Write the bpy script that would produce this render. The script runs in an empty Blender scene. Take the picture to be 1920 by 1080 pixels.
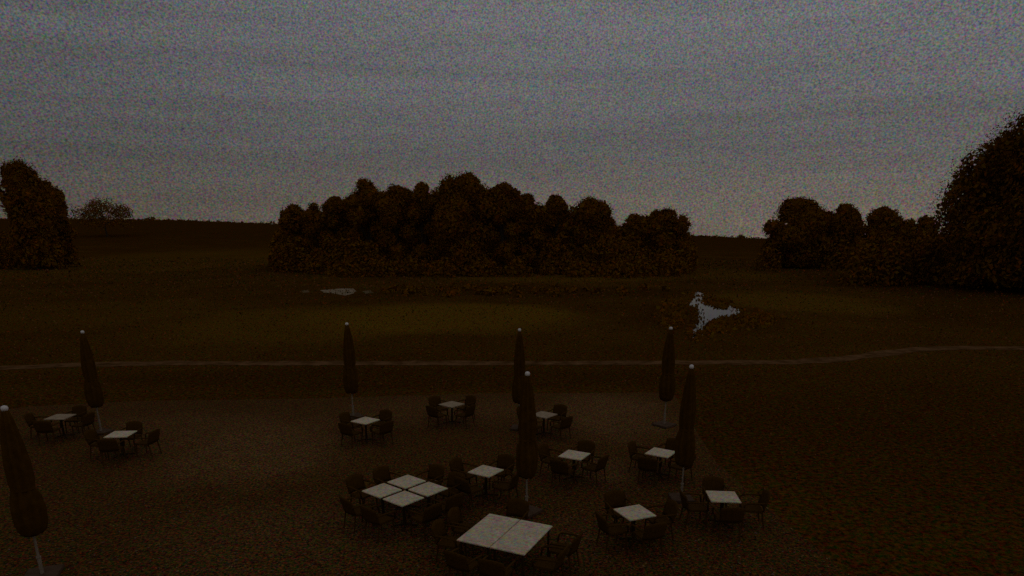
import bpy, bmesh, math, random
from mathutils import Vector, Matrix
import numpy as np
random.seed(7); rng = np.random.default_rng(11)
S = bpy.context.scene; COL = S.collection
R = math.radians

# ------------------------------------------------------------------ camera
HC = 6.77                      # eye height above the terrace
YH, FH, VPY = 440.0, 1290.0, 4895.0   # horizon row, focal length to horizon, vertical vanishing point (1920 px frame)
Y0 = YH + FH * FH / (VPY - YH)
F = math.sqrt(FH * FH - (Y0 - YH) ** 2)
P = math.atan((Y0 - YH) / F)
cam = bpy.data.cameras.new("camera"); co = bpy.data.objects.new("camera", cam); COL.objects.link(co)
co.location = (0, 0, HC); co.rotation_euler = (R(90) - P, 0, 0)
cam.sensor_width = 36; cam.lens = F / 1920 * 36; cam.shift_y = (Y0 - 540) / 1920
cam.clip_start = 0.1; cam.clip_end = 6000
S.camera = co

# ------------------------------------------------------------------ sky, sun, exposure
SUN_EL, SUN_AZ = R(2.0), R(75)     # low, out to the right, behind cloud
W = bpy.data.worlds.new("World"); S.world = W; W.use_nodes = True
nt = W.node_tree; N = nt.nodes; L = nt.links; N.clear()
def nd(t, **kw):
    n = N.new(t)
    for k, v in kw.items(): setattr(n, k, v)
    return n
sky = nd('ShaderNodeTexSky', sky_type='NISHITA', sun_disc=False, sun_elevation=SUN_EL, sun_rotation=SUN_AZ)
tc = nd('ShaderNodeTexCoord')
sep = nd('ShaderNodeSeparateXYZ'); L.new(tc.outputs['Generated'], sep.inputs[0])
# grey overcast: tone by height above the horizon
ramp = nd('ShaderNodeValToRGB')
el = ramp.color_ramp.elements
SKY_RAMP = [(0.0, (.120, .102, .082)), (0.05, (.119, .104, .090)), (0.11, (.111, .107, .106)), (0.20, (.132, .131, .137)), (0.31, (.151, .152, .162)), (1.0, (.156, .155, .160))]
el[0].position, el[0].color = SKY_RAMP[0][0], (*SKY_RAMP[0][1], 1)
el[1].position, el[1].color = SKY_RAMP[-1][0], (*SKY_RAMP[-1][1], 1)
for p, c in SKY_RAMP[1:-1]:
    e = el.new(p); e.color = (*c, 1)
L.new(sep.outputs['Z'], ramp.inputs[0])
# thin bands of stratus
mp = nd('ShaderNodeMapping'); mp.inputs['Scale'].default_value = (1.5, 1.5, 25); L.new(tc.outputs['Generated'], mp.inputs[0])
n1 = nd('ShaderNodeTexNoise'); n1.inputs['Scale'].default_value = 1.5; n1.inputs['Detail'].default_value = 6; L.new(mp.outputs[0], n1.inputs['Vector'])
m1 = nd('ShaderNodeMapRange'); m1.inputs['From Min'].default_value = .25; m1.inputs['From Max'].default_value = .75
m1.inputs['To Min'].default_value = .86; m1.inputs['To Max'].default_value = 1.14; L.new(n1.outputs['Fac'], m1.inputs[0])
# lens vignette put into the sky colour: darker towards the left
m2 = nd('ShaderNodeMapRange'); m2.inputs['From Min'].default_value = -.62; m2.inputs['From Max'].default_value = -.05
m2.inputs['To Min'].default_value = .70; m2.inputs['To Max'].default_value = 1.0; L.new(sep.outputs['X'], m2.inputs[0])
mul = nd('ShaderNodeMath', operation='MULTIPLY'); L.new(m1.outputs[0], mul.inputs[0]); L.new(m2.outputs[0], mul.inputs[1])
# paler break in the cloud low down to the right
m3 = nd('ShaderNodeMapRange'); m3.inputs['From Min'].default_value = .05; m3.inputs['From Max'].default_value = .45; L.new(sep.outputs['X'], m3.inputs[0])
m4 = nd('ShaderNodeMapRange'); m4.inputs['From Min'].default_value = .10; m4.inputs['From Max'].default_value = .02; L.new(sep.outputs['Z'], m4.inputs[0])
m5 = nd('ShaderNodeMath', operation='MULTIPLY'); L.new(m3.outputs[0], m5.inputs[0]); L.new(m4.outputs[0], m5.inputs[1])
m6 = nd('ShaderNodeMath', operation='MULTIPLY_ADD'); L.new(m5.outputs[0], m6.inputs[0]); m6.inputs[1].default_value = .20; m6.inputs[2].default_value = 1.0
mul2 = nd('ShaderNodeMath', operation='MULTIPLY'); L.new(mul.outputs[0], mul2.inputs[0]); L.new(m6.outputs[0], mul2.inputs[1]); mul = mul2
# fine mottling of the cloud deck
mp2 = nd('ShaderNodeMapping'); mp2.inputs['Scale'].default_value = (1, 1, 1.25); L.new(tc.outputs['Generated'], mp2.inputs[0])
n2 = nd('ShaderNodeTexNoise'); n2.inputs['Scale'].default_value = 400; n2.inputs['Detail'].default_value = 1; n2.inputs['Roughness'].default_value = .8
L.new(mp2.outputs[0], n2.inputs['Vector'])
mg = nd('ShaderNodeMix', data_type='RGBA', blend_type='MIX'); mg.inputs[0].default_value = .85
L.new(n2.outputs['Fac'], mg.inputs[6]); L.new(n2.outputs['Color'], mg.inputs[7])
sc = nd('ShaderNodeVectorMath', operation='MULTIPLY_ADD'); sc.inputs[1].default_value = (3.0,) * 3; sc.inputs[2].default_value = (-.5,) * 3
L.new(mg.outputs[2], sc.inputs[0])
v1 = nd('ShaderNodeVectorMath', operation='MULTIPLY'); L.new(ramp.outputs[0], v1.inputs[0]); L.new(sc.outputs[0], v1.inputs[1])
v2 = nd('ShaderNodeVectorMath', operation='SCALE'); L.new(v1.outputs[0], v2.inputs[0]); L.new(mul.outputs[0], v2.inputs['Scale'])
bg_cloud = nd('ShaderNodeBackground'); L.new(v2.outputs[0], bg_cloud.inputs['Color']); bg_cloud.inputs['Strength'].default_value = 1.0
bg_sky = nd('ShaderNodeBackground'); L.new(sky.outputs[0], bg_sky.inputs['Color']); bg_sky.inputs['Strength'].default_value = 0.05
mixs = nd('ShaderNodeMixShader'); mixs.inputs[0].default_value = 0.97     # nearly full cloud cover
L.new(bg_sky.outputs[0], mixs.inputs[1]); L.new(bg_cloud.outputs[0], mixs.inputs[2])
out = nd('ShaderNodeOutputWorld'); L.new(mixs.outputs[0], out.inputs[0])

sl = bpy.data.lights.new("sun", 'SUN'); sl.energy = 0.01; sl.angle = R(30); sl.color = (1, .86, .7)
so = bpy.data.objects.new("sun", sl); COL.objects.link(so)
sd = Vector((math.sin(SUN_AZ) * math.cos(SUN_EL), math.cos(SUN_AZ) * math.cos(SUN_EL), math.sin(SUN_EL)))
so.rotation_euler = (-sd).to_track_quat('-Z', 'Y').to_euler()
V = S.view_settings; V.view_transform = 'Standard'; V.look = 'None'; V.exposure = 0; V.gamma = 1; V.use_curve_mapping = False
S.cycles.use_denoising = False
S.cycles.max_bounces = 5

# ------------------------------------------------------------------ helpers
def ray(x, y):
    a = Y0 - y
    return Vector((x - 960, F * math.cos(P) + a * math.sin(P), -F * math.sin(P) + a * math.cos(P)))
def at(x, y, z=0.0):
    d = ray(x, y); t = (z - HC) / d.z
    return Vector((d.x * t, d.y * t, z))
def at_dist(x, y, Y):
    d = ray(x, y); t = Y / d.y
    return Vector((d.x * t, Y, HC + d.z * t))
def smooth(a, b, t):
    t = min(1, max(0, (t - a) / (b - a))); return t * t * (3 - 2 * t)
RIDGE = [(-3, 14), (-.75, 17.5), (-.5, 16.6), (-.34, 14.0), (0, 10), (.24, 6.0), (.37, 3.0), (.45, 5), (.8, 8), (3, 8)]
def terrain(x, y):
    if y < 5: return 0.0
    u = x / y
    for (a, za), (b, zb) in zip(RIDGE, RIDGE[1:]):
        if a <= u <= b:
            r = za + (zb - za) * (u - a) / (b - a); break
    else: r = 8
    d = y
    return r * smooth(150, 520, d) - 10 * smooth(540, 900, d)

MATS = {}
def mat(name, col, rough=.9, var=None, scale=6, detail=8, bump=0, spec=.3, metallic=0, island=False, hue=.0):
    """Principled material whose colour wanders between col and var by fractal noise."""
    if name in MATS: return MATS[name]
    m = bpy.data.materials.new(name); m.use_nodes = True; t = m.node_tree
    b = t.nodes['Principled BSDF']; b.inputs['Roughness'].default_value = rough
    b.inputs['Specular IOR Level'].default_value = spec; b.inputs['Metallic'].default_value = metallic
    var = var or tuple(c * .7 for c in col)
    r = t.nodes.new('ShaderNodeValToRGB'); r.color_ramp.elements[0].color = (*var, 1); r.color_ramp.elements[1].color = (*col, 1)
    if island:
        g = t.nodes.new('ShaderNodeNewGeometry'); t.links.new(g.outputs['Random Per Island'], r.inputs[0])
        r.color_ramp.elements[0].position = 0; r.color_ramp.elements[1].position = 1
    else:
        c = t.nodes.new('ShaderNodeTexCoord'); n = t.nodes.new('ShaderNodeTexNoise')
        n.inputs['Scale'].default_value = scale; n.inputs['Detail'].default_value = detail; n.inputs['Roughness'].default_value = .65
        t.links.new(c.outputs['Object'], n.inputs['Vector']); t.links.new(n.outputs['Fac'], r.inputs[0])
        r.color_ramp.elements[0].position = .32; r.color_ramp.elements[1].position = .68
        if bump:
            bn = t.nodes.new('ShaderNodeBump'); bn.inputs['Strength'].default_value = bump; bn.inputs['Distance'].default_value = .02
            t.links.new(n.outputs['Fac'], bn.inputs['Height']); t.links.new(bn.outputs[0], b.inputs['Normal'])
    t.links.new(r.outputs[0], b.inputs['Base Color'])
    MATS[name] = m; return m

def link(name, me, m=None, parent=None):
    o = bpy.data.objects.new(name, me); COL.objects.link(o)
    if m: me.materials.append(m)
    if parent: o.parent = parent
    return o
def finish(name, bm, m, parent=None, smooth_=False):
    me = bpy.data.meshes.new(name); bmesh.ops.recalc_face_normals(bm, faces=bm.faces[:]); bm.to_mesh(me); bm.free()
    if smooth_:
        for p in me.polygons: p.use_smooth = True
    return link(name, me, m, parent)
def tag(o, label=None, cat=None, group=None, kind=None):
    if label: o['label'] = label
    if cat: o['category'] = cat
    if group: o['group'] = group
    if kind: o['kind'] = kind
    return o
def empty(name, loc, rz=0):
    o = bpy.data.objects.new(name, None); COL.objects.link(o); o.location = loc; o.rotation_euler = (0, 0, rz); o.empty_display_size = .2
    return o
def box(bm, c, s, bevel=0, rot=None):
    r = bmesh.ops.create_cube(bm, size=1); vs = r['verts']
    M = Matrix.Translation(c) @ (rot.to_4x4() if rot else Matrix.Identity(4)) @ Matrix.Diagonal((*s, 1))
    bmesh.ops.transform(bm, matrix=M, verts=vs)
    if bevel:
        es = list({e for v in vs for e in v.link_edges})
        bmesh.ops.bevel(bm, geom=es, offset=bevel, segments=2, affect='EDGES')
def tube(bm, pts, rad, n=10, cap=True):
    rings = []
    for i, p in enumerate(pts):
        p = Vector(p); a = Vector(pts[max(0, i - 1)]); b = Vector(pts[min(len(pts) - 1, i + 1)])
        d = (b - a).normalized(); s = d.cross(Vector((0, 1, 0)) if abs(d.y) < .9 else Vector((1, 0, 0))).normalized(); q = d.cross(s)
        r = rad[i] if isinstance(rad, (list, tuple)) else rad
        rings.append([bm.verts.new(p + s * r * math.cos(2 * math.pi * k / n) + q * r * math.sin(2 * math.pi * k / n)) for k in range(n)])
    for A, B in zip(rings, rings[1:]):
        for k in range(n): bm.faces.new((A[k], A[(k + 1) % n], B[(k + 1) % n], B[k]))
    if cap:
        bm.faces.new(rings[0][::-1]); bm.faces.new(rings[-1])
def copy_tree(o, parent=None):
    c = o.copy(); COL.objects.link(c)
    if parent: c.parent = parent
    for ch in list(o.children): copy_tree(ch, c)
    return c

# ------------------------------------------------------------------ ground
def patches(K, J, cur, pos, warp, items, soft=(1.65, 1.05)):
    """Soft-edged patches of another turf or of bare stone, laid into a ground colour."""
    for (cx, cy, hx, hy, amt, col) in items:
        n = K.new('ShaderNodeVectorMath'); n.operation = 'SUBTRACT'; J.new(pos, n.inputs[0]); n.inputs[1].default_value = (cx, cy, 0)
        d = K.new('ShaderNodeVectorMath'); d.operation = 'DIVIDE'; J.new(n.outputs[0], d.inputs[0]); d.inputs[1].default_value = (hx, hy, 1e6)
        l = K.new('ShaderNodeVectorMath'); l.operation = 'LENGTH'; J.new(d.outputs[0], l.inputs[0])
        w = K.new('ShaderNodeMath'); w.operation = 'MULTIPLY_ADD'; J.new(warp, w.inputs[0]); w.inputs[1].default_value = .8; J.new(l.outputs['Value'], w.inputs[2])
        r = K.new('ShaderNodeMapRange'); r.interpolation_type = 'SMOOTHSTEP'; J.new(w.outputs[0], r.inputs[0])
        r.inputs['From Min'].default_value = soft[0]; r.inputs['From Max'].default_value = soft[1]; r.inputs['To Min'].default_value = 0; r.inputs['To Max'].default_value = amt
        x = K.new('ShaderNodeMix'); x.data_type = 'RGBA'; J.new(r.outputs[0], x.inputs[0]); J.new(cur, x.inputs[6]); x.inputs[7].default_value = (*col, 1); cur = x.outputs[2]
    return cur
def spot(px, py0, py1, hw, amt, col):
    a, c = at(px, py0), at(px, py1); cy = (a.y + c.y) / 2; return (px_x(px, cy), cy, hw * cy / FH, abs(a.y - c.y) / 2, amt, col)
def ground_material():
    m = bpy.data.materials.new("meadow_grass"); m.use_nodes = True; t = m.node_tree; K = t.nodes; J = t.links
    b = K['Principled BSDF']; b.inputs['Roughness'].default_value = 1; b.inputs['Specular IOR Level'].default_value = 0
    g = K.new('ShaderNodeNewGeometry')
    def noise(scale, det, rough, vec=None):
        n = K.new('ShaderNodeTexNoise'); n.inputs['Scale'].default_value = scale; n.inputs['Detail'].default_value = det; n.inputs['Roughness'].default_value = rough
        J.new(vec or g.outputs['Position'], n.inputs['Vector']); return n
    # rough grass, wandering between brown and olive
    n1 = noise(.06, 6, .6)
    base = K.new('ShaderNodeValToRGB'); e = base.color_ramp.elements
    e[0].position = .35; e[0].color = (*ROUGH_A, 1); e[1].position = .65; e[1].color = (*ROUGH_B, 1)
    J.new(n1.outputs['Fac'], base.inputs[0]); cur = base.outputs[0]
    # mown fairways and greens: soft-edged patches of paler turf
    warp = noise(.09, 3, .5)
    cur = patches(K, J, cur, g.outputs['Position'], warp.outputs['Fac'], [(0, 620, 1400, 440, .9, HEATH)] + [spot(*f) for f in FAIRWAYS])
    # tussocks, dead leaves: fine coloured flecking at many sizes
    n2 = noise(7.0, 7, .85)
    mixc = K.new('ShaderNodeMix'); mixc.data_type = 'RGBA'; mixc.inputs[0].default_value = .75
    J.new(n2.outputs['Fac'], mixc.inputs[6]); J.new(n2.outputs['Color'], mixc.inputs[7])
    f = K.new('ShaderNodeVectorMath'); f.operation = 'MULTIPLY_ADD'; J.new(mixc.outputs[2], f.inputs[0]); f.inputs[1].default_value = (13, 11, 13); f.inputs[2].default_value = (-5.6, -4.6, -5.6)
    f2 = K.new('ShaderNodeVectorMath'); f2.operation = 'MAXIMUM'; J.new(f.outputs[0], f2.inputs[0]); f2.inputs[1].default_value = (.12,) * 3
    fm = K.new('ShaderNodeVectorMath'); fm.operation = 'MULTIPLY'; J.new(cur, fm.inputs[0]); J.new(f2.outputs[0], fm.inputs[1])
    J.new(fm.outputs[0], b.inputs['Base Color'])
    return m
def px_x(px, Y): return (px - 960) / FH * Y
ROUGH_A, ROUGH_B = (.072, .030, .002), (.102, .047, .004)
FAIR = (.165, .088, .006)
HEATH = (.060, .024, .002)
FAIRWAYS = [   # px centre, far row, near row, half width px, amount, colour
    (840, 568, 625, 260, .85, FAIR), (560, 575, 650, 250, .45, FAIR), (1500, 545, 590, 160, .55, FAIR),
    (1040, 512, 530, 230, .5, FAIR), (330, 478, 520, 260, .3, FAIR), (1360, 500, 525, 160, .3, FAIR), (150, 560, 620, 240, .2, FAIR),
    (1000, 536, 560, 330, .7, HEATH), (1780, 500, 610, 260, .8, HEATH), (1340, 570, 625, 150, .6, HEATH), (1650, 740, 960, 380, .5, HEATH), (700, 690, 733, 700, .6, HEATH)]

gx = np.unique(np.concatenate([-np.geomspace(4, 1500, 44)[::-1], np.linspace(-3, 3, 5), np.geomspace(4, 1500, 44)]))
gy = np.unique(np.concatenate([np.linspace(-60, 60, 13), np.geomspace(65, 1800, 60)]))
bm = bmesh.new()
gv = [[bm.verts.new((x, y, terrain(x, y))) for x in gx] for y in gy]
for j in range(len(gy) - 1):
    for i in range(len(gx) - 1): bm.faces.new((gv[j][i], gv[j][i + 1], gv[j + 1][i + 1], gv[j + 1][i]))
tag(finish("ground", bm, ground_material(), smooth_=True), kind='structure')

def strip(name, pts, width, z, m):
    bm = bmesh.new(); rows = []
    # resample for soft curves and a ragged edge
    P2 = []
    for a, b in zip(pts, pts[1:]):
        k = max(2, int((b - a).length / .7))
        P2 += [a.lerp(b, i / k) for i in range(k)]
    P2.append(pts[-1])
    for i, p in enumerate(P2):
        d = (P2[min(i + 1, len(P2) - 1)] - P2[max(0, i - 1)]).normalized(); s = Vector((-d.y, d.x, 0))
        rows.append([bm.verts.new(p + s * (width / 2 + random.uniform(-.16, .16)) + Vector((0, 0, z))), bm.verts.new(p - s * (width / 2 + random.uniform(-.16, .16)) + Vector((0, 0, z)))])
    for A, B in zip(rows, rows[1:]): bm.faces.new((A[0], A[1], B[1], B[0]))
    return finish(name, bm, m)
gravel = mat("gravel", (.21, .105, .045), var=(.055, .025, .006), scale=1.2, detail=10, spec=0)
path_px = [(-900, 730), (-300, 705), (0, 690), (150, 684), (300, 681), (600, 681), (1000, 681), (1300, 680), (1480, 679), (1570, 674), (1650, 664), (1720, 655), (1790, 652), (1920, 653), (2300, 655)]
tag(strip("path", [at(*p) for p in path_px], 1.25, .012, gravel), kind='structure')

# terrace of worn stone slabs
def paving_material():
    m = bpy.data.materials.new("worn_paving"); m.use_nodes = True; t = m.node_tree; K = t.nodes; J = t.links
    b = K['Principled BSDF']; b.inputs['Roughness'].default_value = .95; b.inputs['Specular IOR Level'].default_value = .03
    g = K.new('ShaderNodeNewGeometry')
    br = K.new('ShaderNodeTexBrick'); br.inputs['Scale'].default_value = 1.0; br.inputs['Brick Width'].default_value = .5; br.inputs['Row Height'].default_value = .5; br.offset = 0
    br.inputs['Mortar Size'].default_value = .008; br.inputs['Color1'].default_value = (.175, .092, .030, 1); br.inputs['Color2'].default_value = (.150, .077, .022, 1); br.inputs['Mortar'].default_value = (.08, .036, .006, 1)
    mpn = K.new('ShaderNodeMapping'); mpn.inputs['Rotation'].default_value = (0, 0, R(38)); J.new(g.outputs['Position'], mpn.inputs[0]); J.new(mpn.outputs[0], br.inputs['Vector'])
    # darker brown all over, except in soft patches of the slab colour
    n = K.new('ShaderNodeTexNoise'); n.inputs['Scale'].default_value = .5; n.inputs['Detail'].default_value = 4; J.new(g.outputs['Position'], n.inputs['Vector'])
    dark_mix = K.new('ShaderNodeMix'); dark_mix.data_type = 'RGBA'; dark_mix.inputs[0].default_value = .85; J.new(br.outputs['Color'], dark_mix.inputs[6]); dark_mix.inputs[7].default_value = (.082, .036, .004, 1)
    cur = dark_mix.outputs[2]; plain = br.outputs['Color']
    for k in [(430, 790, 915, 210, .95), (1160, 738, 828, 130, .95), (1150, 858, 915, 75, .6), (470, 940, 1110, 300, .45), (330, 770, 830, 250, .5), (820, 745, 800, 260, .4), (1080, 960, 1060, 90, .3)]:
        prev = cur; cur = patches(K, J, prev, g.outputs['Position'], n.outputs['Fac'], [spot(*k, (0, 0, 0))], (1.75, .8)); J.new(plain, cur.node.inputs[7])
    x = cur.node
    n2 = K.new('ShaderNodeTexNoise'); n2.inputs['Scale'].default_value = 15; n2.inputs['Detail'].default_value = 4; n2.inputs['Roughness'].default_value = .8; J.new(g.outputs['Position'], n2.inputs['Vector'])
    mc = K.new('ShaderNodeMix'); mc.data_type = 'RGBA'; mc.inputs[0].default_value = .7; J.new(n2.outputs['Fac'], mc.inputs[6]); J.new(n2.outputs['Color'], mc.inputs[7])
    f = K.new('ShaderNodeVectorMath'); f.operation = 'MULTIPLY_ADD'; J.new(mc.outputs[2], f.inputs[0]); f.inputs[1].default_value = (13, 11, 13); f.inputs[2].default_value = (-5.6, -4.6, -5.6)
    f2 = K.new('ShaderNodeVectorMath'); f2.operation = 'MAXIMUM'; J.new(f.outputs[0], f2.inputs[0]); f2.inputs[1].default_value = (.12,) * 3
    fm = K.new('ShaderNodeVectorMath'); fm.operation = 'MULTIPLY'; J.new(x.outputs[2], fm.inputs[0]); J.new(f2.outputs[0], fm.inputs[1])
    J.new(fm.outputs[0], b.inputs['Base Color'])
    return m
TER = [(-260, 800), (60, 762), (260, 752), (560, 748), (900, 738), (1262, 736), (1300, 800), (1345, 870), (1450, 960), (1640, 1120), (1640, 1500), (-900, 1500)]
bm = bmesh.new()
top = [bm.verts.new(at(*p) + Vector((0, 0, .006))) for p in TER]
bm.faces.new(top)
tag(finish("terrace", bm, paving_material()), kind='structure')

# ponds, lying in the meadow and mirroring the sky
def water_material():
    m = bpy.data.materials.new("pond_water"); m.use_nodes = True; t = m.node_tree; b = t.nodes['Principled BSDF']
    b.inputs['Base Color'].default_value = (.012, .010, .006, 1); b.inputs['Roughness'].default_value = .07; b.inputs['IOR'].default_value = 1.33
    c = t.nodes.new('ShaderNodeNewGeometry'); n = t.nodes.new('ShaderNodeTexNoise'); n.inputs['Scale'].default_value = .8; n.inputs['Detail'].default_value = 3
    t.links.new(c.outputs['Position'], n.inputs['Vector'])
    bp = t.nodes.new('ShaderNodeBump'); bp.inputs['Strength'].default_value = .12; bp.inputs['Distance'].default_value = .05
    t.links.new(n.outputs['Fac'], bp.inputs['Height']); t.links.new(bp.outputs[0], b.inputs['Normal'])
    return m
WATER = water_material()
POND_Y = [(1300, 548), (1312, 545), (1320, 551), (1318, 560), (1323, 570), (1335, 574), (1350, 579), (1362, 580), (1365, 573), (1376, 575), (1386, 580), (1391, 587), (1378, 593), (1362, 594), (1352, 597), (1340, 599),
          (1333, 603), (1326, 610), (1318, 617), (1317, 634), (1314, 635), (1312, 620), (1305, 624), (1303, 637), (1297, 639), (1297, 620), (1302, 610), (1310, 603), (1308, 590), (1307, 578), (1300, 576), (1291, 573), (1296, 563), (1302, 555)]
POND_L = [(600, 544), (620, 542.5), (645, 540.5), (662, 541), (668, 546), (660, 551), (648, 554), (634, 552), (622, 549.5), (608, 548.5)]
POND_S = [(566, 545), (578, 543), (580, 548), (568, 549.5)]
POND_R = [(680, 546), (694, 543.5), (700, 549), (684, 551)]
def blob(name, poly, m, z):
    pts = [at(*p) for p in poly]; outl = []
    for a, b in zip(pts, pts[1:] + pts[:1]):
        k = max(2, int((b - a).length / .45))
        outl += [a.lerp(b, i / k) + Vector((random.uniform(-.08, .08), random.uniform(-.16, .16), z)) for i in range(k)]
    bm = bmesh.new(); bm.faces.new([bm.verts.new(p) for p in outl]); bmesh.ops.triangulate(bm, faces=bm.faces[:])
    return finish(name, bm, m), outl
o, SHORE = blob("pond", POND_Y, WATER, .008); tag(o, kind='structure')
SAND = mat("damp_sand", (.36, .28, .19), var=(.20, .14, .08), scale=.8, spec=0)
GSAND = mat("grassy_sand", (.20, .14, .08), var=(.10, .06, .02), scale=1.2, spec=0)
for poly in (POND_L, POND_S, POND_R):
    o, _ = blob("bunker_sand", poly, SAND if poly is POND_L else GSAND, .008); tag(o, kind='structure')

# ------------------------------------------------------------------ trees
BARK = mat("bark", (.07, .045, .025), scale=4)
def fleck(name, stops):
    """Leaves or blades: each one takes its own tint out of the list."""
    m = mat(name, stops[-1], var=stops[0], island=True, rough=1, spec=0)
    cr = next(n for n in m.node_tree.nodes if n.bl_idname == 'ShaderNodeValToRGB').color_ramp; cr.interpolation = 'CONSTANT'
    k = len(stops); cr.elements[1].position = (k - 1) / k
    for i, c in enumerate(stops[1:-1], 1): cr.elements.new(i / k).color = (*c, 1)
    return m
LEAF_OAK = fleck("brown_autumn_leaves", [(.15, .060, .001), (.20, .072, .001), (.25, .070, .001), (.18, .095, .001), (.16, .066, .001), (.22, .096, .001)])
LEAF_DARK = fleck("dark_leaves", [(.14, .055, .001), (.18, .066, .001), (.22, .062, .001), (.16, .084, .001), (.14, .060, .001), (.19, .082, .001)])
TUFT = fleck("meadow_tufts", [(.02, .010, .001), (.10, .042, .002), (.30, .050, .003), (.06, .085, .006), (.05, .024, .002), (.20, .105, .010), (.12, .052, .004), (.24, .085, .040), (.03, .045, .006)])
LITTER = fleck("fallen_leaves", [(.03, .012, .002), (.13, .06, .008), (.36, .065, .010), (.09, .110, .020), (.06, .03, .006), (.26, .160, .060), (.17, .10, .09), (.05, .055, .03)])
def leaf_mesh(name, centres, normals, size, scale=None):
    n = len(centres); sz = size * rng.uniform(.6, 1.35, n)
    if scale is not None: sz *= scale
    nrm = normals + rng.normal(0, .75, (n, 3)); nrm /= np.linalg.norm(nrm, axis=1, keepdims=True)
    ref = rng.normal(0, 1, (n, 3)); a = np.cross(nrm, ref); a /= np.linalg.norm(a, axis=1, keepdims=True); b = np.cross(nrm, a)
    a *= sz[:, None]; b *= (sz * rng.uniform(.5, .9, n))[:, None]
    v = np.stack([centres - a, centres - b * .8 + a * .15, centres + a, centres + b * .8 - a * .1], 1).reshape(-1, 3)
    me = bpy.data.meshes.new(name); me.vertices.add(4 * n); me.vertices.foreach_set('co', v.ravel())
    me.loops.add(4 * n); me.loops.foreach_set('vertex_index', np.arange(4 * n)); me.polygons.add(n)
    me.polygons.foreach_set('loop_start', np.arange(0, 4 * n, 4)); me.update(); me.validate()
    return me
def unit(n):
    v = rng.normal(0, 1, (n, 3)); return v / np.linalg.norm(v, axis=1, keepdims=True)
def crown_points(lobes, n):
    w = np.array([l[1][0] * l[1][2] for l in lobes]); k = rng.choice(len(lobes), n, p=w / w.sum())
    c = np.array([l[0] for l in lobes])[k]; r = np.array([l[1] for l in lobes])[k]
    d = unit(n); rr = rng.uniform(0, 1, n) ** .25 * np.where(rng.random(n) < .08, rng.uniform(1.0, 1.12, n), 1)
    p = c + d * r * rr[:, None]
    # a spray is big only where it lies well inside the crown
    big = np.zeros(n, bool)
    for lc, lr in lobes: big |= (((p - lc) / lr) ** 2).sum(1) < .62
    return p, d, np.where(big, 2.3, .8)
def make_tree(name, label, cat, group, px, top, hw, base, Y=None, density=1.0, foliage=None, low=.14, size=None, lobes_n=11, dome=.5, solid=True):
    """Tree whose crown reaches row `top` at column px; foot on the ground."""
    if Y is None: Y = at(px, base).y
    T = at_dist(px, top, Y); gz = terrain(T.x, Y); H = T.z - gz; hwm = hw / FH * Y
    root = empty(name, (T.x, Y, gz)); tag(root, label, cat, group)
    hd = min(.5 * H, 1.05 * hwm) if dome == .5 else dome * H; zc = H - hd; hh = H * (1 - low) / 2
    lobes = [[np.array([0, 0, zc]), np.array([hwm * .8, hwm * .8, hd * .82])]]
    for i in range(lobes_n):                       # billows over the dome
        d = unit(1)[0]; d[2] = abs(d[2]) * .9 + .05; d /= np.linalg.norm(d); rl = rng.uniform(.24, .42); k = (1.03 - rl) * rng.uniform(.9, 1.05)
        lobes.append([np.array([d[0] * hwm * k, d[1] * hwm * k, zc + d[2] * hd * k]), np.array([hwm * rl, hwm * rl, hd * rl])])
    lobes.append([np.array([rng.uniform(-.15, .15) * hwm, 0, H - hd * .28]), np.array([hwm * .36, hwm * .36, hd * .28])])
    zl = low * H
    NSK = max(9, lobes_n * 2 // 3)
    for i in range(NSK):                           # skirts below the dome
        a = rng.uniform(0, 2 * math.pi); rl = rng.uniform(.38, .55); z = zl + (zc - zl) * (i + .6) / NSK; k = rng.uniform(.42, .62); a = i * 2.4
        lobes.append([np.array([math.cos(a) * hwm * k, math.sin(a) * hwm * k, z]), np.array([hwm * rl, hwm * rl, max(.5, min(hwm * rl, (zc - zl) * .4))])])
    # fit the outline to the measured height and spread
    ztop = max(l[0][2] + l[1][2] for l in lobes); xs = max(abs(l[0][0]) + l[1][0] for l in lobes)
    for l in lobes:
        l[0][2] *= H / ztop; l[0][0] *= hwm / xs; l[0][1] *= hwm / xs; l[1][0] *= hwm / xs; l[1][1] *= hwm / xs
    s = size or max(.13, 1.9 / FH * Y)
    n = int(min(90000, density * 4.0 * (hwm * hh * 2 + hwm * hwm) / (s * s)))
    c, d, k = crown_points(lobes, n); keep = c[:, 2] > .03 * H; c, d, k = c[keep], d[keep], k[keep]
    if not solid: k = np.full(len(k), .9)
    link("crown", leaf_mesh("crown", c, d, s, k), foliage or LEAF_OAK, root)
    bm = bmesh.new(); r0 = max(.12, H * .022)
    lean = rng.uniform(-.03, .03, 2) * H
    trunk = [(0, 0, -.3), (0, 0, H * .03), (lean[0] * .4, lean[1] * .4, H * .25), (lean[0], lean[1], H * .55), (lean[0] * .8, lean[1], H * .88)]
    tube(bm, trunk, [r0 * 1.5, r0 * 1.1, r0 * .85, r0 * .5, r0 * .1], 8)
    for l in lobes[:9]:
        z0 = rng.uniform(.2, .5) * H; a = Vector((lean[0] * z0 / H, lean[1] * z0 / H, z0)); e = Vector(l[0])
        mid = a.lerp(e, .5) + Vector((0, 0, -.03 * H)); tube(bm, [a, mid, e], [r0 * .45, r0 * .28, r0 * .07], 6)
        for _ in range(3):
            q = e + Vector(unit(1)[0] * l[1] * .95); tube(bm, [e.lerp(a, .15), q], [r0 * .12, r0 * .03], 4)
    finish("trunk", bm, BARK, root)
    return root
WOOD = "trees in the dark wood in the middle"
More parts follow.
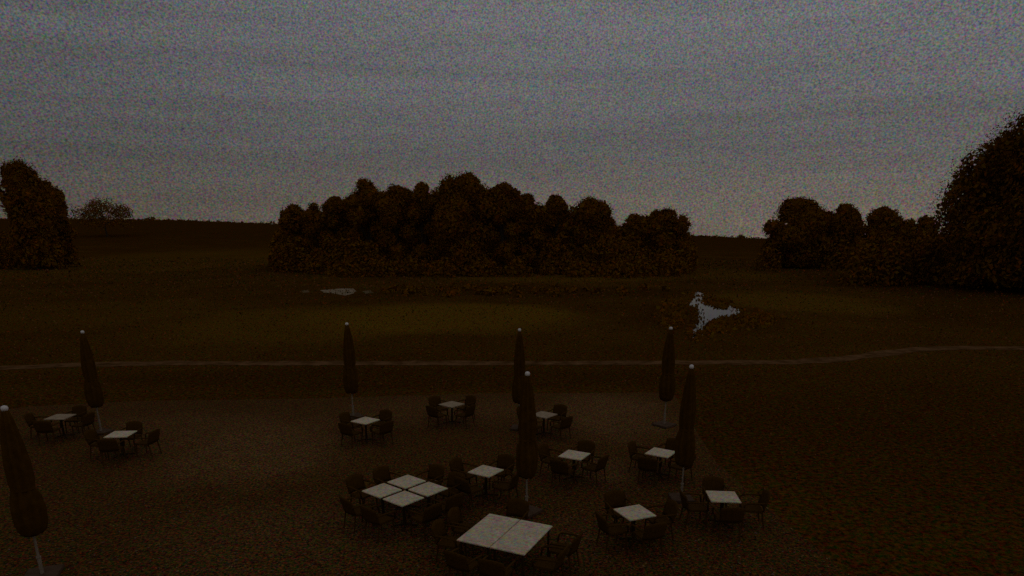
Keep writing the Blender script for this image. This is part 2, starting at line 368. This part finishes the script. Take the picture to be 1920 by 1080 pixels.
centre = [  # px, top row, half width, foot row, label
    (547, 385, 31, 506, .5, "thin ragged low tree at the far left end of the middle wood"),
    (592, 383, 30, 508, .8, "low bushy tree second from the left end of the middle wood"),
    (630, 371, 24, 508, .9, "narrow tree tucked against the left side of the pointed tree in the wood"),
    (687, 337, 40, 510, 1, "pointed tree with a stepped left flank rising in the left half of the wood"),
    (741, 349, 36, 512, 1, "flat-topped tree just right of the pointed tree in the wood"),
    (789, 345, 31, 512, 1, "smaller tree with a knobbly top just left of the highest dome of the wood"),
    (866, 324, 60, 514, 1, "highest and broadest tree of the wood with a smooth domed crown"),
    (944, 345, 32, 514, 1, "tree with a small rounded top just right of the highest dome"),
    (988, 366, 34, 512, 1, "tree on the falling right shoulder of the wood, before the notches in its skyline"),
    (1041, 369, 24, 510, 1, "slim upright tree between two notches in the skyline of the wood"),
    (1106, 371, 46, 510, 1, "broad flat-topped tree right of the slim upright one, with an overhanging right edge"),
    (1196, 404, 34, 505, 1, "lowest tree in the dip near the right end of the wood"),
    (1254, 392, 44, 505, 1, "round tree closing the right end of the wood beside the open gap")]
for px, top, hw, base, den, lab in centre:
    make_tree("broadleaf_tree", lab, "tree", WOOD, px, top - 5, hw * 1.2, base, density=den * 1.3, low=.04)
RG = "trees in the row right of the gap"
for px, top, hw, base, lab in [
    (1500, 371, 62, 502, "large round tree standing at the left end of the row right of the gap"),
    (1584, 383, 38, 502, "second tree from the gap, rounded and touching the large round one"),
    (1662, 389, 40, 500, "third tree from the gap, with a small peaked top"),
    (1732, 406, 40, 498, "low flat tree squeezed between the peaked tree and the giant tree")]:
    make_tree("broadleaf_tree", lab, "tree", RG, px, top - 4, hw * 1.14, base, density=1.4, low=.03)
make_tree("broadleaf_tree", "giant dark tree cut off by the right edge of the view, its left flank sloping", "tree", None, 2048, 168, 236, 545, density=2.2, lobes_n=44, dome=.62, foliage=LEAF_DARK, low=.03)
make_tree("broadleaf_tree", "tall tree with a rounded head at the left edge of the view", "tree", "trees at the left edge", 32, 292, 47, 505, density=1.7, low=.03, lobes_n=18, dome=.56)
make_tree("broadleaf_tree", "shorter tree leaning against the right side of the tall tree at the left edge", "tree", "trees at the left edge", 87, 332, 34, 500, density=1.7, low=.03, lobes_n=16, dome=.56)
make_tree("sparse_tree", "pale see-through tree on the horizon beside the trees at the left edge", "tree", None, 188, 368, 54, 0, Y=300, density=.62, low=.25, size=.42, lobes_n=16, solid=False)

# undergrowth that ties the wood together (nobody could count it) and the hedge on the skyline
def mass(name, label, cat, spec, s, foliage):
    C, D = [], []
    for x0, x1, base, hpx, n, spread in spec:
        for _ in range(n):
            px = random.uniform(x0, x1); b = base + random.uniform(-spread, spread); Y = at(px, b).y + random.uniform(0, 6)
            X = px_x(px, Y); gz = terrain(X, Y); h = hpx / FH * Y * random.uniform(.55, 1.0); w = min(h, 3.2) * random.uniform(.6, 1.0)
            k = int(min(700, 3.0 * w * h / (s * s)) + 8)
            d = unit(k); d[:, 2] = np.abs(d[:, 2])
            C.append(np.array([X, Y, gz]) + d * np.array([w, w, h]) * (rng.uniform(.3, 1, k)[:, None] ** .4)); D.append(d)
    o = link(name, leaf_mesh(name, np.concatenate(C), np.concatenate(D), s), foliage); return tag(o, label, cat, kind='stuff')
mass("undergrowth", "dark tangled undergrowth filling the foot of the wood and the tree rows", "undergrowth",
     [(515, 1300, 508, 75, 150, 8), (620, 1290, 516, 40, 90, 6), (1440, 1960, 502, 75, 95, 7), (1620, 2000, 530, 95, 60, 10), (-120, 108, 500, 70, 40, 6), (700, 1290, 552, 13, 70, 6)], .3, LEAF_DARK)
SKYL = [(518, 425), (545, 395), (605, 392), (640, 368), (687, 345), (740, 356), (790, 354), (866, 334), (943, 352), (1000, 375), (1040, 378), (1105, 379), (1150, 412), (1195, 411), (1255, 401), (1295, 445)]
def skyl(px):
    return float(np.interp(px, [p for p, _ in SKYL], [t for _, t in SKYL]))
spec = [(px, px + 8, 503, 503 - skyl(px) - 9, 11, 3) for px in range(522, 1290, 8)]
mass("wood_depths", "close-grown dark wood behind its front trees, one mass in the middle distance", "wood", spec, .36, LEAF_OAK)
C, D = [], []
for px in np.arange(-60, 2000, 2.2):
    Y = 520 + random.uniform(-8, 8); X = px_x(px, Y); gz = terrain(X, Y); h = random.choice([.6, .9, .9, 1.2, 1.6, 2.4]) * random.uniform(.6, 1.2)
    d = unit(14); d[:, 2] = np.abs(d[:, 2]); C.append(np.array([X, Y, gz]) + d * np.array([1.6, 1.2, h]) * rng.uniform(.4, 1, 14)[:, None]); D.append(d)
tag(link("hedgerow", leaf_mesh("hedgerow", np.concatenate(C), np.concatenate(D), .75), LEAF_DARK), "thin ragged hedge along the far skyline", "hedgerow", kind='stuff')
for px, h, w, lab in [(287, 3.2, 4.2, "small round bush on the left skyline between the pale tree and the wood"), (1390, 3.0, 3.4, "tiny bush on the low skyline in the gap right of the wood")]:
    Y = 519; X = px_x(px, Y); d = unit(160); d[:, 2] = np.abs(d[:, 2])
    r = empty("bush", (X, Y, terrain(X, Y))); tag(r, lab, "bush", "bushes on the skyline")
    link("crown", leaf_mesh("crown", d * np.array([w, w, h]) * (rng.uniform(0, 1, 160)[:, None] ** .35), d, .7), LEAF_DARK, r)
    bm = bmesh.new(); tube(bm, [(0, 0, -.2), (0, 0, h * .7)], [.2, .06], 6); finish("trunk", bm, BARK, r)

# grass tussocks over the meadow, reeds round the pond, leaves blown over the terrace
def in_poly(x, y, poly):
    c = False
    for (x0, y0), (x1, y1) in zip(poly, poly[1:] + poly[:1]):
        if (y0 > y) != (y1 > y) and x < (x1 - x0) * (y - y0) / (y1 - y0) + x0: c = not c
    return c
TERW = [tuple(at(*p)[:2]) for p in TER]; SHW = [(p.x, p.y) for p in SHORE]
PATHC = [(at(*p).x, at(*p).y) for p in path_px]
def on_path(X, Y):
    for (a, b), (c, d) in zip(PATHC, PATHC[1:]):
        if a <= X <= c: return abs(Y - (b + (d - b) * (X - a) / (c - a))) < .75
    return False
C, D, LC = [], [], []
for _ in range(110000):
    Y = math.exp(random.uniform(math.log(9), math.log(190))); X = random.uniform(-.95, .95) * Y
    if on_path(X, Y) or (43 < Y < 84 and in_poly(X, Y, SHW)): continue
    if Y < 32 and in_poly(X, Y, TERW): LC.append((X, Y)); continue
    h = Y * random.uniform(.9, 2.0) / FH
    C.append((X, Y, terrain(X, Y) + h * .5, h)); D.append((0, -.5, .6))
C = np.array(C)
def sized(name, C, D, m):
    me = leaf_mesh(name, C[:, :3], np.array(D), 1.0); co_ = np.empty(len(me.vertices) * 3); me.vertices.foreach_get('co', co_); co_ = co_.reshape(-1, 4, 3)
    co_ = C[:, None, :3] + (co_ - C[:, None, :3]) * C[:, None, 3:4]; me.vertices.foreach_set('co', co_.ravel()); me.update(); return link(name, me, m)
tag(sized("grass", C, D, TUFT), "coarse autumn grass tussocks over the dark meadow", "grass", kind='stuff')
L2 = np.array([(x, y, .018 + random.uniform(0, .012), random.uniform(.014, .032)) for x, y in LC])
tag(sized("leaf_litter", L2, [(0, 0, 5)] * len(L2), LITTER), "fallen leaves strewn over the terrace slabs", "leaves", kind='stuff')
C, D = [], []
for p in SHORE:
    for _ in range(9):
        a = random.uniform(0, 2 * math.pi); r = abs(random.gauss(.12, .3)); h = random.uniform(.05, .16)
        q = (p.x + math.cos(a) * r, p.y + math.sin(a) * r * 2)
        if in_poly(q[0], q[1], SHW) and random.random() < .85: continue
        C.append((q[0], q[1], h * .45, h)); D.append((0, -1, .1))
for _ in range(160):                       # sedge standing in the shallows
    p = random.choice(SHORE); q = (p.x + random.gauss(0, .5), p.y + random.gauss(0, 1.2)); h = random.uniform(.05, .17)
    C.append((q[0], q[1], h * .4, h)); D.append((0, -1, .1))
for (px, py, wx, wy, n) in [(1262, 590, 26, 26, 700), (1420, 600, 34, 12, 500), (1345, 566, 22, 5, 300), (1352, 612, 30, 12, 600)]:
    for _ in range(n):
        q = at(px + random.gauss(0, wx * .5), py + random.gauss(0, wy * .5))
        if in_poly(q.x, q.y, SHW): continue
        h = random.uniform(.08, .26); C.append((q.x, q.y, h * .45, h)); D.append((0, -1, .1))
tag(sized("reeds", np.array(C), D, LEAF_DARK), "dark reeds and sedge round the edge of the forked pond", "reeds", kind='stuff')

# ------------------------------------------------------------------ terrace furniture
TOPMAT = mat("white_table_top", (.82, .68, .48), var=(.60, .47, .32), scale=3, rough=.8, spec=.05)
def lichen(m):                                  # weather stains and lichen specks, each with a tint of its own
    t = m.node_tree; K, J = t.nodes, t.links; b = K['Principled BSDF']; src = b.inputs['Base Color'].links[0].from_socket
    c = K.new('ShaderNodeTexCoord'); n = K.new('ShaderNodeTexNoise'); n.inputs['Scale'].default_value = 14; n.inputs['Detail'].default_value = 4; n.inputs['Roughness'].default_value = .8
    J.new(c.outputs['Object'], n.inputs['Vector'])
    f = K.new('ShaderNodeVectorMath'); f.operation = 'MULTIPLY_ADD'; J.new(n.outputs['Color'], f.inputs[0]); f.inputs[1].default_value = (3.0,) * 3; f.inputs[2].default_value = (-.5,) * 3
    x = K.new('ShaderNodeVectorMath'); x.operation = 'MULTIPLY'; J.new(src, x.inputs[0]); J.new(f.outputs[0], x.inputs[1])
    y = K.new('ShaderNodeVectorMath'); y.operation = 'MINIMUM'; J.new(x.outputs[0], y.inputs[0]); y.inputs[1].default_value = (.9, .84, .72); J.new(y.outputs[0], b.inputs['Base Color'])
lichen(TOPMAT)
IRON = mat("dark_iron", (.045, .022, .006), rough=.7, spec=.05)
WEAVE = mat("dark_woven_cane", (.095, .042, .004), var=(.045, .019, .001), scale=30, rough=.9, spec=.03)
CLOTH = mat("dark_folded_canvas", (.095, .042, .003), var=(.055, .023, .001), scale=6, rough=1, spec=0)
POLEM = mat("dull_metal_pole", (.36, .29, .21), var=(.20, .15, .10), scale=9, rough=.8, spec=.05)
CAPM = mat("white_plastic_cap", (.85, .8, .74), var=(.75, .7, .66), rough=.5, spec=.5)
SLAB = mat("grey_stone_slab", (.12, .072, .045), var=(.075, .04, .02), scale=7, spec=.05)
ZT = .74
def make_table(w, d):
    r = empty("square_table" if abs(w - d) < .1 else "long_table", (0, 0, 0))
    bm = bmesh.new(); box(bm, (0, 0, ZT - .015), (w, d, .03), .008); finish("table_top", bm, TOPMAT, r)
    bm = bmesh.new(); box(bm, (0, 0, ZT - .045), (w * .7, d * .7, .028)); finish("apron", bm, IRON, r)
    if abs(w - d) < .1:
        bm = bmesh.new(); tube(bm, [(0, 0, .05), (0, 0, ZT - .06)], .035, 12); finish("pedestal", bm, IRON, r)
        for a in (45, 135, 225, 315):
            bm = bmesh.new(); c, s = math.cos(R(a)), math.sin(R(a)); tube(bm, [(0, 0, .07), (.2 * c, .2 * s, .045), (.33 * c, .33 * s, .015)], [.022, .02, .015], 8); finish("foot", bm, IRON, r)
    else:
        for sx in (-1, 1):
            for sy in (-1, 1):
                bm = bmesh.new(); tube(bm, [(sx * (w / 2 - .07), sy * (d / 2 - .07), 0), (sx * (w / 2 - .07), sy * (d / 2 - .07), ZT - .03)], .022, 10); finish("leg", bm, IRON, r)
    return r
def make_chair():
    r = empty("armchair", (0, 0, 0))      # faces +Y
    bm = bmesh.new(); box(bm, (0, 0, .43), (.50, .48, .05), .018); finish("seat", bm, WEAVE, r)
    bm = bmesh.new()
    cols = []
    for i in range(9):
        a = -1 + i / 4; x = .27 * a; yb = -.24 - .06 * (1 - a * a)
        row = []
        for j in range(6):
            z = .46 + .41 * j / 5; y = yb - .10 * j / 5; zz = z - .05 * (a * a) * (j / 5)
            row.append((bm.verts.new((x, y, zz)), bm.verts.new((x * .97, y + .035, zz))))
        cols.append(row)
    for A, B in zip(cols, cols[1:]):
        for j in range(5):
            bm.faces.new((A[j][0], B[j][0], B[j + 1][0], A[j + 1][0])); bm.faces.new((A[j][1], A[j + 1][1], B[j + 1][1], B[j][1]))
        bm.faces.new((A[5][0], B[5][0], B[5][1], A[5][1])); bm.faces.new((A[0][0], A[0][1], B[0][1], B[0][0]))
    for row in (cols[0], cols[-1]):
        for j in range(5): bm.faces.new((row[j][0], row[j + 1][0], row[j + 1][1], row[j][1]))
    finish("backrest", bm, WEAVE, r, True)
    for s in (-1, 1):
        bm = bmesh.new(); tube(bm, [(s * .27, -.30, .66), (s * .29, -.1, .67), (s * .29, .16, .65), (s * .285, .22, .60), (s * .27, .23, .45)], .022, 8); finish("armrest", bm, WEAVE, r, True)
        bm = bmesh.new(); tube(bm, [(s * .22, .21, .42), (s * .235, .235, 0)], [.02, .016], 8); finish("leg", bm, WEAVE, r)
        bm = bmesh.new(); tube(bm, [(s * .22, -.21, .42), (s * .235, -.28, 0)], [.02, .016], 8); finish("leg", bm, WEAVE, r)
    return r
def make_parasol(h):
    r = empty("folded_parasol", (0, 0, 0))
    bm = bmesh.new(); box(bm, (0, 0, .035), (.62, .62, .07), .012); finish("base_slab", bm, SLAB, r)
    bm = bmesh.new(); tube(bm, [(0, 0, .07), (0, 0, .42)], .034, 12); tube(bm, [(0, 0, .42), (0, 0, .45)], [.045, .045], 12); finish("pole_socket", bm, POLEM, r)
    bm = bmesh.new(); tube(bm, [(0, 0, .45), (0, 0, h - .03)], .024, 12); finish("pole", bm, POLEM, r)
    bm = bmesh.new(); rings = []; NS = 48
    prof = [(.86, .17), (.90, .20), (1.05, .235), (1.3, .25), (1.55, .225), (1.72, .165), (1.85, .19), (2.2, .19), (2.6, .15), (2.95, .09), (3.12, .05)]
    for z, rad in prof:
        zz = z * h / 3.2
        rings.append([bm.verts.new(((rad * (1 + .16 * math.sin(8 * a + z * .8) + .06 * math.sin(3 * a + z * 2))) * math.cos(a), (rad * (1 + .16 * math.sin(8 * a + z * .8) + .06 * math.sin(3 * a + z * 2))) * math.sin(a), zz + (.03 * math.sin(8 * a) if z < .9 else 0))) for a in [2 * math.pi * k / NS for k in range(NS)]])
    for A, B in zip(rings, rings[1:]):
        for k in range(NS): bm.faces.new((A[k], A[(k + 1) % NS], B[(k + 1) % NS], B[k]))
    bm.faces.new(rings[-1]); bm.faces.new(rings[0][::-1])
    cv = finish("folded_canopy", bm, CLOTH, r, True)
    bm = bmesh.new(); z = 1.72 * h / 3.2
    tube(bm, [(0, 0, z - .025), (0, 0, z + .025)], [.195, .195], 24); finish("tie_strap", bm, CLOTH, cv)
    bm = bmesh.new(); tube(bm, [(0, 0, 3.11 * h / 3.2), (0, 0, h - .05), (0, 0, h - .015), (0, 0, h)], [.052, .062, .048, .015], 16); finish("finial", bm, CAPM, r, True)
    return r

# --- tables
T1 = make_table(.70, .70)
def quad_dir(a, b):                       # angle of the ground edge between two picture points on the table plane
    p, q = at(*a, ZT), at(*b, ZT); return math.atan2(q.y - p.y, q.x - p.x)
tables = []
def put_table(proto, first, pos, rz, label, group):
    o = proto if first else copy_tree(proto)
    o.location = (pos.x, pos.y, 0); o.rotation_euler = (0, 0, rz); tag(o, label, "table", group); tables.append(o); return o
SG = "single white tables"
singles = [  # centre px, edge (two px points) or angle, label, phrase
    ((1077, 852.5), ((1047, 854), (1064, 843)), "white square table a little way right of the middle parasol", "the table right of the middle parasol"),
    ((911, 882.5), ((878, 885), (903, 873)), "white square table between the four-table cluster and the middle parasol", "the table beside the four-table cluster"),
    ((1239, 848), ((1212, 851), (1232, 838)), "white square table just left of the right-hand near parasol pole", "the table left of the right-hand near parasol"),
    ((1356, 930.5), ((1327, 939), (1385, 941)), "white square table farthest right, set square to the view", "the farthest right table"),
    ((1190, 960), ((1178, 976), (1231, 966)), "white square table right of the joined long tables, one corner pointing left", "the table right of the joined long tables"),
    ((685, 788), ((664, 789), (683, 783)), "white square table in the back row below the back parasol left of the middle", "the back row table left of the middle"),
    ((847, 757.5), ((826, 758), (845, 753)), "dim square table farthest back, at the back edge of the terrace", "the dim table at the back edge"),
    ((1020, 777), ((1000, 778), (1017, 772)), "small square table half hidden behind the right side of the middle parasol", "the half-hidden table by the middle parasol"),
    ((226, 813.5), ((203, 816), (221, 806)), "white square table in the left part of the terrace, nearer of the two there", "the nearer table on the left"),
    ((113, 781), ((97, 782), (112, 776)), "faint square table farthest left at the back of the terrace", "the faint table farthest left"),
]
info = []
for i, (c, e, lab, phr) in enumerate(singles):
    p = at(*c, ZT); rz = quad_dir(*e); put_table(T1, i == 0, p, rz, lab, SG); info.append((p, rz, phr))
# three tops at the back have a darker colour
GREYTOP = mat("darker_table_top", (.50, .38, .25), var=(.30, .22, .14), scale=4, rough=.9, spec=.03)
for k in (6, 7, 9):
    t = next(c for c in tables[k].children if c.name.startswith("table_top")); t.material_slots[0].link = 'OBJECT'; t.material_slots[0].material = GREYTOP
# cluster of four, a hand's breadth apart
qc = at(759.5, 917.5, ZT); qa = quad_dir((672, 918), (757, 888)) ; qa = (quad_dir((672, 918), (757, 888)) + quad_dir((760, 950), (847, 916))) / 2
ux, uy = Vector((math.cos(qa), math.sin(qa), 0)), Vector((-math.sin(qa), math.cos(qa), 0))
G4 = .80
for sx, sy, w in ((1, 1, "far"), (-1, 1, "left"), (1, -1, "right"), (-1, -1, "near")):
    put_table(T1, False, qc + ux * sx * G4 / 2 + uy * sy * G4 / 2, qa, f"white square table at the {w} corner of the cluster of four tables", "four white tables in a cluster")
# two long tables pushed together
A, B, C_, D_ = [at(*p, ZT) for p in ((857, 1013), (915, 962), (1033, 985), (988, 1040))]
dc = (A + B + C_ + D_) / 4; da = quad_dir((915, 962), (1033, 985)); vx = Vector((math.cos(da), math.sin(da), 0))
LW = .5 * ((B - C_).length + (A - D_).length) / 2; LL = .5 * ((A - B).length + (C_ - D_).length)
T2 = make_table(LW - .012, LL)
put_table(T2, True, dc - vx * LW / 2, da, "left one of the two long white tables pushed together nearest the camera", "joined pair of long white tables")
put_table(T2, False, dc + vx * (LW / 2 + .004) , da, "right one of the two long white tables pushed together nearest the camera", "joined pair of long white tables")

# --- chairs, dark, drawn up to the tables
CH = make_chair(); used = [False]; CG = "dark armchairs at the tables"
def put_chair(pos, facing, label, group=CG):
    o = copy_tree(CH) if used[0] else CH; used[0] = True
    o.location = (pos.x, pos.y, .006); o.rotation_euler = (0, 0, facing - math.pi / 2); tag(o, label, "chair", group); return o
def side_word(v):
    return ("right" if v.x > 0 else "left") if abs(v.x) > abs(v.y) else ("far" if v.y > 0 else "near")
def ring(p, rz, phr, n=4, dist=.62, skip=()):
    seen = {}
    for k in range(n):
        if k in skip: continue
        a = rz + k * math.pi / 2; d = Vector((math.cos(a), math.sin(a), 0)); t = Vector((-d.y, d.x, 0))
        ww = {(True, True): "far right", (True, False): "near right", (False, True): "far left", (False, False): "near left"}[(d.x > 0, d.y > 0)]
        if min(abs(d.x), abs(d.y)) < .12: ww = side_word(d)
        q = p + d * (dist + random.uniform(-.04, .14)) + t * random.uniform(-.06, .06)
        put_chair(q, a + math.pi + random.uniform(-.2, .2), f"dark armchair on the {ww} side of {phr}")
for (p, rz, phr) in info: ring(p, rz, phr)
k4 = 0
for d, s, w in ((ux, uy, "upper right"), (uy, ux, "upper left"), (-ux, uy, "lower left"), (-uy, ux, "lower right")):
    for j in (-1, 1):
        q = qc + d * (G4 / 2 + .35 + .32 + random.uniform(0, .1)) + s * j * G4 / 2
        a = math.atan2(-d.y, -d.x)
        e = "nearer" if (s * j).y < 0 else "farther"
        put_chair(q, a + random.uniform(-.12, .12), f"dark armchair, the {e} of two along the {w} side of the four-table cluster")
vy = Vector((-vx.y, vx.x, 0))
for d, s, hl, w in ((vy, vx, LL / 2, "far"), (-vx, vy, LW, "left"), (-vy, vx, LL / 2, "near"), (vx, vy, LW, "right")):
    for j in (-1, 1):
        if w == "far" and j == 1: continue       # the parasol foot stands here
        q = dc + d * (hl + .34 + random.uniform(0, .1)) + s * j * .36
        ss = s * j
        if abs(ss.x) > abs(ss.y): e = "right" if ss.x > 0 else "left"
        else: e = "farther" if ss.y > 0 else "nearer"
        lab = f"dark armchair, the {e} of two on the {w} side of the joined long tables" if w != "far" else "dark armchair on the far side of the joined tables, left of the parasol foot"
        put_chair(q, math.atan2(-d.y, -d.x) + random.uniform(-.12, .12), lab)

# --- folded parasols
def base_for(top_px, h):
    tx, ty = top_px; d = ray(tx, ty); t = (h - HC) / d.z; return Vector((d.x * t, d.y * t, .006))
PG = "folded dark parasols"
PH = 3.64
par = [((989, 697), "folded dark parasol in the middle, bright white tip, foot behind the joined tables"),
       ((1297, 684), "folded dark parasol with a bright white tip, nearest on the right side of the terrace"),
       ((1258, 613), "folded dark parasol in the back row on the right, beside the pond's foot"),
       ((974, 616), "folded dark parasol in the back row just left above the middle parasol"),
       ((650, 605), "folded dark parasol in the back row left of the middle"),
       ((154, 620), "folded dark parasol in the back row farthest left"),
       ((7, 761), "folded dark parasol cut by the left edge of the view with a white tip")]
PR = make_parasol(PH)
for i, (tp, lab) in enumerate(par):
    o = PR if i == 0 else copy_tree(PR)
    o.location = base_for(tp, PH); o.rotation_euler = (0, 0, qa + i * .7); f = (1, .94, 1.06, .92, 1.04, .97, 1.05)[i]; o.scale = (f, f, 1); tag(o, lab, "parasol", PG)
    print("PARASOL", tp, tuple(round(v, 2) for v in o.location))
